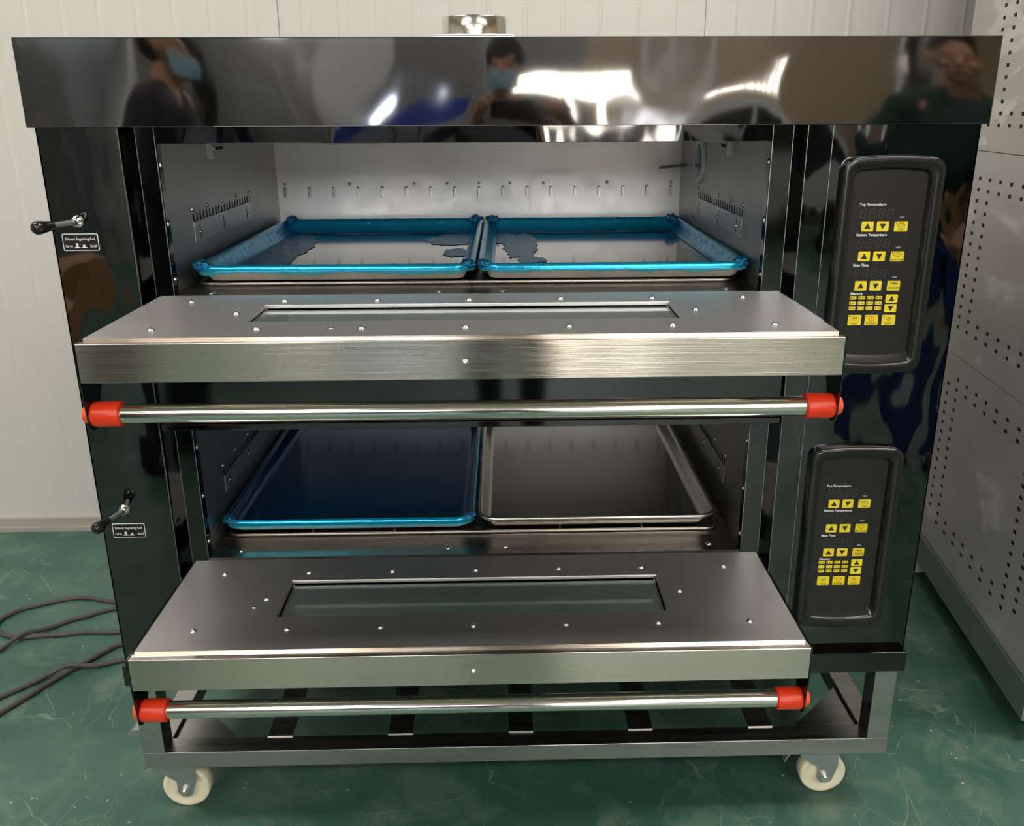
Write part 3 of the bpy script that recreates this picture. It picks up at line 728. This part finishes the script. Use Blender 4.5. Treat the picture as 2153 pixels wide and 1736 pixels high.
# ------------------------------------------------------------------ power cables on the floor, left
def smooth_path(P_, k=8):
    P_ = [Vector(p) for p in P_]; out = []
    for i in range(len(P_) - 1):
        p0 = P_[max(i - 1, 0)]; p1 = P_[i]; p2 = P_[i + 1]; p3 = P_[min(i + 2, len(P_) - 1)]
        for q in range(k):
            t_ = q / k; out.append(.5 * ((2 * p1) + (-p0 + p2) * t_ + (2 * p0 - 5 * p1 + 4 * p2 - p3) * t_ * t_ + (-p0 + 3 * p1 - 3 * p2 + p3) * t_ ** 3))
    return out + [P_[-1]]
CABLES = [
 ('dark power cable making the upper loop on the green floor left of the oven', [(-.80,.66),(-.9,.70),(-.9762,.7284),(-1.0095,.7391),(-1.0441,.75),(-1.0754,.7529),(-1.1105,.7424),(-1.1507,.7226),(-1.1891,.7013),(-1.2053,.676),(-1.2133,.6547),(-1.205,.620),(-1.1861,.6032),(-1.1684,.5908),(-1.1479,.5834),(-1.118,.5791),(-1.0838,.5847),(-1.039,.5883),(-.9964,.5971),(-.9585,.5959),(-.9118,.5961),(-.80,.618)], 0),
 ('dark power cable crossing over the lower side of the upper cable loop', [(-.80,.77),(-.90,.728),(-.9624,.6995),(-.9877,.6873),(-1.0174,.6663),(-1.0474,.6475),(-1.0735,.622),(-1.099,.597),(-1.118,.5791),(-1.1341,.5565),(-1.1481,.5311),(-1.19,.46),(-1.25,.40)], 1),
 ('steeper of the two dark power cables crossing low at the left of the oven base', [(-.80,.575),(-.8858,.5452),(-.9083,.5202),(-.9298,.4865),(-.9458,.4627),(-.9661,.4309),(-.9843,.3972),(-1.0006,.3619),(-1.0177,.3304),(-1.0302,.3076),(-1.07,.23)], 0),
 ('flatter of the two dark power cables crossing low at the left of the oven base', [(-.74,.52),(-.8551,.4842),(-.888,.4715),(-.9184,.4604),(-.9506,.4539),(-.973,.4457),(-.9923,.4317),(-1.0144,.4066),(-1.0359,.3821),(-1.0576,.3596),(-1.12,.29)], 2)]
CR = .0052
crossings = {1: (-1.118, .5791), 2: (-.9566, .4510)}
for lab, pts, kind in CABLES:
    path = []
    for p in smooth_path([(a, c_, CR) for a, c_ in pts], 6):
        if kind: 
            q = crossings[kind]; d = math.hypot(p.x - q[0], p.y - q[1]); p.z += 2 * CR * math.exp(-(d / .035) ** 2) 
        path.append(p)
    o = MB().tube(path, CR, 10).build('power_cable', M['cable'], loc=(pts[2][0], pts[2][1], 0)); tag(o, lab, 'cable', 'power cables on the floor')

# ------------------------------------------------------------------ big grey machine at the right
A0, A1 = .9239, .12699
def MP(y, z, out=0):       # point on its left side, out = towards the oven
    nx = 1 / math.hypot(1, A1); return (A0 + A1 * y - out * nx, y + out * A1 * nx, z)
mach = thing('perforated_machine', 'tall light grey machine with perforated left side and peeling clear film, right of the oven', 'machine', (1.3, .55, 0))
YF, YB, MT = .165, .93, 2.05
b = MB()
def slab(b, y0, y1, z0, z1, o0, o1, mi=0):
    V = [MP(y, z, o) for y in (y0, y1) for z in (z0, z1) for o in (o0, o1)]
    b.add(V, [(0, 1, 3, 2), (4, 6, 7, 5), (0, 4, 5, 1), (2, 3, 7, 6), (0, 2, 6, 4), (1, 5, 7, 3)], mi)
for z0, z1 in ((.132, .6035), (.605, 1.0535), (1.055, MT)): slab(b, YF, YB, z0, z1, 0, -.002)
slab(b, YF, YB, .60, 1.06, -.0018, -.0025, 1)
def hole(y, z): slab(b, y - .0062, y + .0062, z - .0036, z + .0036, .0003, -.0005, 1)
P_ = .0235
def pattern(ya, yb, zb_, zt_):
    ys = [.7525 - .0548 * k for k in range(10)]; nz = int(round((zt_ - zb_) / P_))
    for i, y in enumerate(ys):
        for k in range(nz + 1):
            if i in (0, 1, 8, 9) or k in (0, 1, nz - 1, nz): 
                if (i, k) in ((0, 0), (9, 0), (0, nz), (9, nz)) and zb_ < .3: continue
                hole(y + (.006 if zb_ < .3 else 0), zb_ + (zt_ - zb_) * k / nz)
pattern(0, 0, .199, .555); pattern(0, 0, .668, .997); pattern(0, 0, 1.108, 1.60)
b.build('perforated_side_panel', [M['machine'], M['dark']], mach)
b = MB(); slab(b, YF, YB, .05, .1195, 0, -.002); slab(b, YF, YB, .1195, .1225, .0012, -.002); slab(b, YF, YB, .1225, .132, -.001, -.002)
b.build('base_skirt', M['zinc'], mach)
x_f = MP(YF, 0)[0]; x_b = MP(YB, 0)[0]
b = MB(); V = []
for z in (.05, MT):
    V += [MP(YF, z, -.002), (x_f + 1.1, YF - .14, z), (x_b + 1.1, YB - .14, z), MP(YB, z, -.002)]
b.add(V, [(0, 1, 5, 4), (1, 2, 6, 5), (2, 3, 7, 6), (3, 2, 1, 0), (4, 5, 6, 7)])
b.build('machine_casing', M['zinc'], mach)
for y in (.86, .24):
    q = MP(y, 0, -.07)
    MB().lathe((q[0] - .025, q[1], .030), (1, 0, 0), [(0, .0001), (0, .028), (.004, .030), (.026, .030), (.03, .028), (.03, .0001)], 24).box(q[0] - .03, q[0] + .04, q[1] - .03, q[1] + .03, .050, .052).build('machine_castor', M['nylon'], mach)
MB().prism([(.800, .010), (.866, .010), (.872, .024), (.862, .046), (.850, .052), (.815, .052)], 'x', A0 + A1 * .83 - .004, A0 + A1 * .83 + .03).build('machine_foot', M['nylon'], mach)

# ------------------------------------------------------------------ people in front of the oven (seen mirrored in the black steel)
def capsule(bm, p0, r0, p1, r1, n=12, m=5, flat=1.0):
    p0 = Vector(p0); p1 = Vector(p1); d = (p1 - p0); L = d.length or 1e-6; d = d / L
    a = Vector((0, 1, 0)) if abs(d.y) < .9 else Vector((1, 0, 0)); u = d.cross(a).normalized(); w = d.cross(u)
    rings = []
    for k in range(m + 1):
        t_ = PI / 2 * k / m; rings.append((p0 - d * r0 * math.cos(t_), r0 * math.sin(t_)))
    for k in range(m + 1):
        t_ = PI / 2 * k / m; rings.append((p1 + d * r1 * math.sin(t_), r1 * math.cos(t_)))
    V = [[bm.verts.new(c + (u * math.cos(2 * PI * i / n) + w * math.sin(2 * PI * i / n) * flat) * max(r, 1e-4)) for i in range(n)] for c, r in rings]
    for a_, b_ in zip(V, V[1:]):
        for i in range(n): bm.faces.new((a_[i], a_[(i + 1) % n], b_[(i + 1) % n], b_[i]))
    bm.faces.new(V[0][::-1]); bm.faces.new(V[-1])
def ell(bm, c, rx, ry, rz):
    r = bmesh.ops.create_icosphere(bm, subdivisions=3, radius=1)
    for v in r['verts']: v.co = Vector((c[0] + v.co.x * rx, c[1] + v.co.y * ry, c[2] + v.co.z * rz))
def finish(bm, name, m_, parent, vox, xf, smooth=4):
    for v in bm.verts: v.co = xf @ v.co
    bmesh.ops.recalc_face_normals(bm, faces=bm.faces[:])
    me = bpy.data.meshes.new(name); bm.to_mesh(me); bm.free(); me.materials.append(m_)
    ob = bpy.data.objects.new(name, me); COL.objects.link(ob)
    md = ob.modifiers.new('r', 'REMESH'); md.mode = 'VOXEL'; md.voxel_size = vox; md.use_smooth_shade = True
    sm_ = ob.modifiers.new('s', 'SMOOTH'); sm_.iterations = smooth; sm_.factor = .5
    dg = bpy.context.evaluated_depsgraph_get(); m2 = bpy.data.meshes.new_from_object(ob.evaluated_get(dg)); ob.modifiers.clear(); ob.data = m2; m2.name = name
    if parent is not None: adopt(ob, parent)
    return ob
def person(label, pos, face, h, arms, shirt, trous, mask=False, lean=0., neckskin=False, hairk=1.):
    """canonical figure 1.75 tall facing +y, arms = [(elbow, wrist, fingers dir)] for -x and +x sides"""
    k = h / 1.75
    root = thing('person', label, 'person', pos, 'people standing in front of the oven')
    xf = Matrix.Translation(pos) @ Matrix.Rotation(face, 4, 'Z') @ Matrix.Scale(k, 4)
    def ln(p):                                      # lean forward from the hips
        p = Vector(p)
        if p.z > .95: 
            a = lean; dz = p.z - .95; return Vector((p.x, p.y + dz * math.sin(a), .95 + dz * math.cos(a) + 0))
        return p
    bm = bmesh.new()
    H = ln((0, .02, 1.62))
    def hd(x, y, z): return (H.x + x, H.y + y, H.z + z)
    ell(bm, hd(0, 0, .015), .075, .095, .112); ell(bm, hd(0, .028, -.055), .055, .062, .062); ell(bm, hd(0, .052, -.098), .030, .028, .022)
    capsule(bm, hd(0, .085, .005), .012, hd(0, .107, -.030), .017)
    ell(bm, hd(0, .084, -.060), .026, .012, .008); ell(bm, hd(0, .082, -.070), .022, .012, .007)
    for s_ in (-1, 1):
        ell(bm, hd(s_ * .031, .080, .010), .014, .010, .009); ell(bm, hd(s_ * .031, .084, .030), .022, .010, .006)
        ell(bm, hd(s_ * .078, -.005, -.010), .010, .020, .032); ell(bm, hd(s_ * .045, .060, -.030), .022, .024, .022)
    nb = ln((0, -.01, 1.46)); capsule(bm, nb, .060, hd(0, -.012, -.06), .052)
    ch = ln((0, 0, 1.28)); wa = ln((0, 0, 1.08))
    ell(bm, ch, .165, .105, .19); ell(bm, wa, .140, .098, .17); ell(bm, (0, 0, .94), .160, .108, .13)
    fists = []
    for s_, (el, wr, fd) in zip((-1, 1), arms):
        sh = ln((s_ * .185, 0, 1.40)); capsule(bm, ln((s_ * .06, 0, 1.42)), .055, sh, .055)
        el = Vector(el); wr = Vector(wr); capsule(bm, sh, .050, el, .038); capsule(bm, el, .040, wr, .026)
        hx = Vector((s_ * .09, 0, .90)); kn = Vector((s_ * .10, .02, .50)); an = Vector((s_ * .10, -.01, .09))
        capsule(bm, hx, .085, kn, .055); capsule(bm, kn, .056, an, .038); capsule(bm, an + Vector((0, 0, -.03)), .035, an + Vector((0, .15, -.055)), .030)
        fd = Vector(fd).normalized(); side = fd.cross(Vector((0, 1, 0)));
        if side.length < .2: side = Vector((0, 0, 1))
        side.normalize(); nrm = fd.cross(side).normalized()
        pc = wr + fd * .05; capsule(bm, wr, .026, wr + fd * .085 , .030, flat=.6)
        for q in range(4):
            b0 = wr + fd * .085 + side * (.030 - .020 * q); ln_ = (.030, .034, .032, .025)[q]
            b1 = b0 + fd * ln_ + nrm * .006 ; b2 = b1 + (fd * .6 + nrm * .8).normalized() * ln_ * .8; b3 = b2 + (fd * .1 + nrm).normalized() * ln_ * .55
            capsule(bm, b0, .0095, b1, .009, 8, 3); capsule(bm, b1, .009, b2, .008, 8, 3); capsule(bm, b2, .008, b3, .007, 8, 3)
        t0 = wr + fd * .03 + side * .030; t1 = t0 + (side * .8 + fd * .5 + nrm * .3).normalized() * .035; t2 = t1 + (fd + nrm * .5).normalized() * .030
        capsule(bm, t0, .013, t1, .010, 8, 3); capsule(bm, t1, .010, t2, .008, 8, 3)
    body = finish(bm, 'body', M['skin'], root, .0068 * k, xf)
    # shirt
    bm = bmesh.new(); ell(bm, ch, .178, .118, .20); ell(bm, wa, .155, .112, .19)
    ell(bm, (0, 0, .97), .168, .118, .10)
    if neckskin: 
        for s_ in (-1, 1): capsule(bm, ln((s_ * .060, .035, 1.45)), .026, ln((s_ * .022, .100, 1.33)), .024); capsule(bm, ln((s_ * .062, .035, 1.455)), .018, ln((0, -.055, 1.50)), .020)
    for s_, (el, wr, fd) in zip((-1, 1), arms):
        sh = ln((s_ * .185, 0, 1.40)); el = Vector(el); wr = Vector(wr)
        capsule(bm, ln((s_ * .075, -.01, 1.425)), .058, sh, .064); capsule(bm, sh, .063, sh.lerp(el, 1.0), .052)
        if not neckskin: capsule(bm, el, .052, el.lerp(wr, .75), .038)
    finish(bm, 'shirt', shirt, root, .009 * k, xf, 3)
    bm = bmesh.new(); ell(bm, (0, 0, .92), .170, .120, .11)
    for s_ in (-1, 1):
        hx = Vector((s_ * .09, 0, .88)); kn = Vector((s_ * .10, .02, .50)); an = Vector((s_ * .10, -.01, .09))
        capsule(bm, hx, .098, kn, .070); capsule(bm, kn, .070, an, .056)
    finish(bm, 'trousers', trous, root, .010 * k, xf, 3)
    bm = bmesh.new()
    for s_ in (-1, 1): capsule(bm, (s_ * .10, -.04, .045), .043, (s_ * .10, .17, .038), .037)
    for v in bm.verts: v.co.z = max(v.co.z, .002)
    finish(bm, 'shoes', M['shoe'], root, .010 * k, xf, 2)
    bm = bmesh.new(); ell(bm, hd(0, -.014, .045), .083 * hairk, .098 * hairk, .096); ell(bm, hd(0, -.045, -.005), .078, .070, .085)
    ell(bm, hd(0, .045, .092), .062, .045, .030)
    finish(bm, 'hair', M['hair'], root, .008 * k, xf, 2)
    if mask:
        b = MB(); R_ = []
        for q in range(7):
            z = -.105 + .090 * q / 6; row = []
            for i in range(13):
                a = (-1.2 + 2.4 * i / 12); rx = .078; ry = .112 - .012 * abs(q - 3) / 3 + (.003 if q % 2 else 0)
                row.append(xf @ Vector(hd(rx * math.sin(a), ry * math.cos(a) - .002 + .012 * math.cos(a * 1.3), z)))
            R_.append(row)
        V = [p for r_ in R_ for p in r_]; b.add(V, [(r_ * 13 + i, r_ * 13 + i + 1, (r_ + 1) * 13 + i + 1, (r_ + 1) * 13 + i) for r_ in range(6) for i in range(12)], 0, True)
        b.build('face_mask', M['maskfab'], root)
    return root, xf
inv = lambda xf, p: xf.inverted() @ Vector(p)
# photographer: phone held just behind the viewpoint
pos = Vector((.0, -1.80, 0)); kk = 1.385 / 1.75
def loc_(p): return (Vector(p) - pos) / kk
aL = (loc_((-.20, -1.52, .93)), loc_((-.115, -1.345, 1.085)), Vector((.35, .95, .45))); aR = (loc_((.23, -1.52, .93)), loc_((.165, -1.345, 1.085)), Vector((-.35, .95, .45)))
person('person in a grey shirt and pale face mask, holding up a phone before the oven', pos, 0, 1.385, [aL, aR], M['greyshirt'], M['trousers'], mask=True, lean=.10, hairk=1.13)
ph = MB().box(-.045, .085, -1.252, -1.245, 1.075, 1.141, 0, .003)
ph = ph.build('phone', M['knob'], loc=(.02, -1.249, 1.105)); tag(ph, 'dark phone held in both hands of the person in the middle', 'phone')
person('person in a charcoal shirt and face mask, side-on at the left of the group', (-1.13, -1.78, 0), -PI / 2, 1.42,
       [((-.24, .02, 1.12), (-.16, .22, 1.04), (.4, .9, 0)), ((.24, .02, 1.12), (.16, .22, 1.04), (-.4, .9, 0))], M['darkshirt'], M['trousers'], mask=True, lean=.12)
person('person in an open-necked dark green shirt, smiling, standing at the right of the group', (1.31, -1.62, 0), .30, 1.37,
       [((-.27, .05, 1.14), (-.10, .26, 1.18), (.9, .3, .2)), ((.27, .05, 1.12), (.16, .24, 1.02), (-.6, .8, 0))], M['greenshirt'], M['jeans'], neckskin=True, lean=.05)

# ------------------------------------------------------------------ workshop behind the people
def simple(name, label, cat, loc, parts, group=None):
    t_ = thing(name, label, cat, loc, group)
    for pn, b, m_ in parts: b.build(pn, m_, t_)
    return t_
# van parked by the window, far end
vx, vy = 2.05, -7.2
body_ = [(-.95, .20), (-.95, .62), (-.90, .78), (-.62, 1.10), (-.50, 1.16), (.62, 1.18), (.78, 1.10), (.92, .70), (.95, .50), (.95, .20)]
b = MB(); b.prism([(vx + a, c_) for a, c_ in body_], 'y', vy - .35, vy + .35)
wn = MB(); wn.prism([(vx - .60, .76), (vx - .50, 1.06), (vx - .08, 1.08), (vx - .08, .76)], 'y', vy + .35, vy + .353).prism([(vx - .02, .76), (vx - .02, 1.08), (vx + .60, 1.08), (vx + .72, .76)], 'y', vy + .35, vy + .353)
wh = [('wheel', MB().lathe((vx + q, vy + .30, .19), (0, 1, 0), [(0, .19), (.06, .19), (.062, .12), (.055, .0001)], 28), M['tyre']) for q in (-.6, .6)]
simple('van', 'pale grey van parked at the far end of the workshop', 'van', (vx, vy, 0), [('van_body', b, M['vanpaint']), ('van_windows', wn, M['vanglass'])] + wh)
def bench(x0, x1, y, z, label, m_):
    b = MB(); b.box(x0, x1, y - .3, y + .3, z - .03, z)
    parts = [('bench_top', b, m_)]
    for a in (x0 + .03, x1 - .06):
        for c_ in (y - .28, y + .25): parts.append(('leg', MB().box(a, a + .03, c_, c_ + .03, 0, z - .03), m_))
    return simple('workbench', label, 'bench', ((x0 + x1) / 2, y, 0), parts)
bench(-2.2, -.75, -4.6, .85, 'blue-painted workbench behind the people, on the left', M['bluepaint'])
def carton(x, y, z, w_, d_, h_, label):
    b = MB().box(x - w_ / 2, x + w_ / 2, y - d_ / 2, y + d_ / 2, z, z + h_, 0, .004); o = b.build('cardboard_box', M['card'], loc=(x, y, z))
    b = MB().box(x - w_ / 2 - .0005, x + w_ / 2 + .0005, y - .02, y + .02, z + h_ - .002, z + h_ + .001); b.build('packing_tape', M['tanwall'], o); return tag(o, label, 'box', 'cardboard boxes in the workshop')
carton(2.35, -3.1, .0, .55, .45, .62, 'large brown cardboard box on the floor at the right, behind the group')
carton(2.30, -3.1, .6225, .45, .40, .26, 'smaller brown cardboard box on top of the large one at the right')
carton(-2.3, -3.0, .0, .6, .5, .48, 'brown cardboard box on the floor at the left, behind the group')
def machine(x, y, w_, d_, h_, m_, label):
    b = MB().box(x - w_ / 2, x + w_ / 2, y - d_ / 2, y + d_ / 2, .05, h_, 0, .01)
    d2 = MB().box(x - w_ * .40, x + w_ * .40, y + d_ / 2, y + d_ / 2 + .01, h_ * .45, h_ * .85); hd_ = MB().cyl((x + w_ * .3, y + d_ / 2 + .04, h_ * .5), (x + w_ * .3, y + d_ / 2 + .04, h_ * .75), .012)
    ft = MB()
    for q in (-1, 1):
        for r_ in (-1, 1): ft.cyl((x + q * w_ * .4, y + r_ * d_ * .4, 0), (x + q * w_ * .4, y + r_ * d_ * .4, .05), .02)
    return simple('cabinet', label, 'cabinet', (x, y, 0), [('cabinet_body', b, m_), ('cabinet_door', d2, M['zinc']), ('door_handle', hd_, M['chrome']), ('feet', ft, M['knob'])])
machine(-.75, -5.6, .7, .5, 1.16, M['bluepaint'], 'blue cabinet standing behind the workbench')
machine(-3.4, -5.2, .9, .6, 1.9, M['zinc'], 'tall grey steel cabinet at the far left of the workshop')
machine(-1.9, -6.8, .6, .6, 1.75, M['greywall'], 'tall pale cabinet at the back, left of the blue one')
machine(3.6, -4.2, .8, .7, 1.7, M['vanpaint'], 'tall white cabinet at the right of the workshop')
machine(-3.1, -2.3, .36, .36, .95, M['redpaint'], 'red cabinet on the left behind the cardboard box')
lb = simple('work_lamp', 'small bright work lamp on a thin stand by the blue bench', 'lamp', (-.62, -3.8, 0), [('lamp_stand', MB().cyl((-.62, -3.8, 0), (-.62, -3.8, 1.17), .010).cyl((-.62, -3.8, 0), (-.62, -3.8, .02), .12), M['knob']), ('lamp_head', MB().lathe((-.62, -3.86, 1.2), (0, 1, 0), [(0, .02), (.0, .04), (.05, .05), (.052, .04)], 20), M['zinc']), ('lamp_face', MB().lathe((-.62, -3.812, 1.2), (0, 1, 0), [(0, .016), (.004, .0001)], 20), M['led'])])
def band_column(i, x, y, w_, m_): struct(MB().box(x - w_ / 2, x + w_ / 2, y - w_ / 2, y + w_ / 2, 0, CZ).build('trim_%d' % i, m_))  # columns added to mirror as pale and dark bands in the steel
for i, (x, y, w_, m_) in enumerate([(-3.05, -6.0, .30, M['vanpaint']), (-2.45, -6.4, .16, M['knob']), (-1.35, -7.4, .34, M['vanpaint']), (1.72, -7.9, .07, M['vanpaint']), (3.3, -6.5, .16, M['vanpaint']), (-.15, -7.6, .20, M['zinc']), (2.75, -5.2, .10, M['knob']), (-4.3, -6.4, .30, M['tanwall'])]): band_column(i + 1, x, y, w_, m_)
# ceiling lights: real fittings with area lights set in them
for i, (lx, ly, wx, wy, pw) in enumerate(LIGHTS):
    t_ = thing('ceiling_light', 'long ceiling light fitting in the %s row of the workshop roof' % ['front left', 'front right', 'middle left', 'middle right', 'back left', 'back right'][i], 'light', (lx, ly, CZ - .05), 'ceiling lights')
    MB().ringrect((lx - wx / 2 - .03, lx + wx / 2 + .03, ly - wy / 2 - .03, ly + wy / 2 + .03), (lx - wx / 2, lx + wx / 2, ly - wy / 2, ly + wy / 2), CZ - .06, CZ - .001).build('light_frame', M['zinc'], t_)
    la = bpy.data.lights.new('ceiling_light_area', 'AREA'); la.shape = 'RECTANGLE'; la.size = wx * S; la.size_y = wy * S; la.energy = pw; la.color = LCOL
    lo = bpy.data.objects.new('lamp_tube', la); COL.objects.link(lo); lo.location = (lx, ly, CZ - .03); adopt(lo, t_)
# yard outside the windows
struct(MB().box(-8, 8, -14, RY - .09, -.06, -.01).build('ground_outside', M['apron']))

# ------------------------------------------------------------------ world
wd = bpy.data.worlds.new('w'); scene.world = wd; wd.use_nodes = True
nt = wd.node_tree; bg = nt.nodes['Background']; sky = nt.nodes.new('ShaderNodeTexSky')
sky.sky_type = 'NISHITA'; sky.sun_disc = False; sky.sun_elevation = math.radians(50); sky.sun_rotation = math.radians(20)
wm = nt.nodes.new('ShaderNodeMix'); wm.data_type = 'RGBA'; wm.inputs[0].default_value = .88
nt.links.new(sky.outputs[0], wm.inputs[6]); wm.inputs[7].default_value = (1.55, 1.38, 1.18, 1)      # hazy overcast sky
nt.links.new(wm.outputs[2], bg.inputs[0]); bg.inputs[1].default_value = WORLD

# ------------------------------------------------------------------ camera
C = Vector((-.0140, -1.2155, 1.1426)); yaw, pitch, roll, f, PX, PY = .0255, .3201, -.0037, 1877.04, 34.37, -15.58
F = Vector((math.sin(yaw) * math.cos(pitch), math.cos(yaw) * math.cos(pitch), -math.sin(pitch)))
r = Vector((math.cos(yaw), -math.sin(yaw), 0)); u = r.cross(F)
r2 = r * math.cos(roll) + u * math.sin(roll); u2 = -r * math.sin(roll) + u * math.cos(roll)
cd = bpy.data.cameras.new('camera'); cam = bpy.data.objects.new('camera', cd); COL.objects.link(cam)
cd.sensor_fit = 'HORIZONTAL'; cd.sensor_width = 36; cd.lens = f / 2153 * 36; cd.shift_x = -PX / 2153; cd.shift_y = PY / 2153; cd.clip_start = .02; cd.clip_end = 100
mw = Matrix(((r2.x, u2.x, -F.x, C.x), (r2.y, u2.y, -F.y, C.y), (r2.z, u2.z, -F.z, C.z), (0, 0, 0, 1)))
cam.matrix_world = mw
scene.camera = cam

# ------------------------------------------------------------------ to real size
done = set()
for o in scene.objects:
    if o is cam: continue
    if o.type == 'MESH' and o.data.name not in done: done.add(o.data.name); o.data.transform(Matrix.Scale(S, 4))
    o.location = Vector(o.location) * S
cam.location = C * S

scene.view_settings.view_transform = 'Standard'; scene.view_settings.look = 'None'
scene.view_settings.exposure = EXPO; scene.view_settings.gamma = 1; scene.view_settings.use_curve_mapping = False
scene.cycles.max_bounces = 8; scene.cycles.glossy_bounces = 6; scene.cycles.transmission_bounces = 6; scene.cycles.diffuse_bounces = 4
scene.cycles.sample_clamp_indirect = 4; scene.cycles.caustics_reflective = True; scene.cycles.blur_glossy = .6; scene.cycles.use_denoising = True
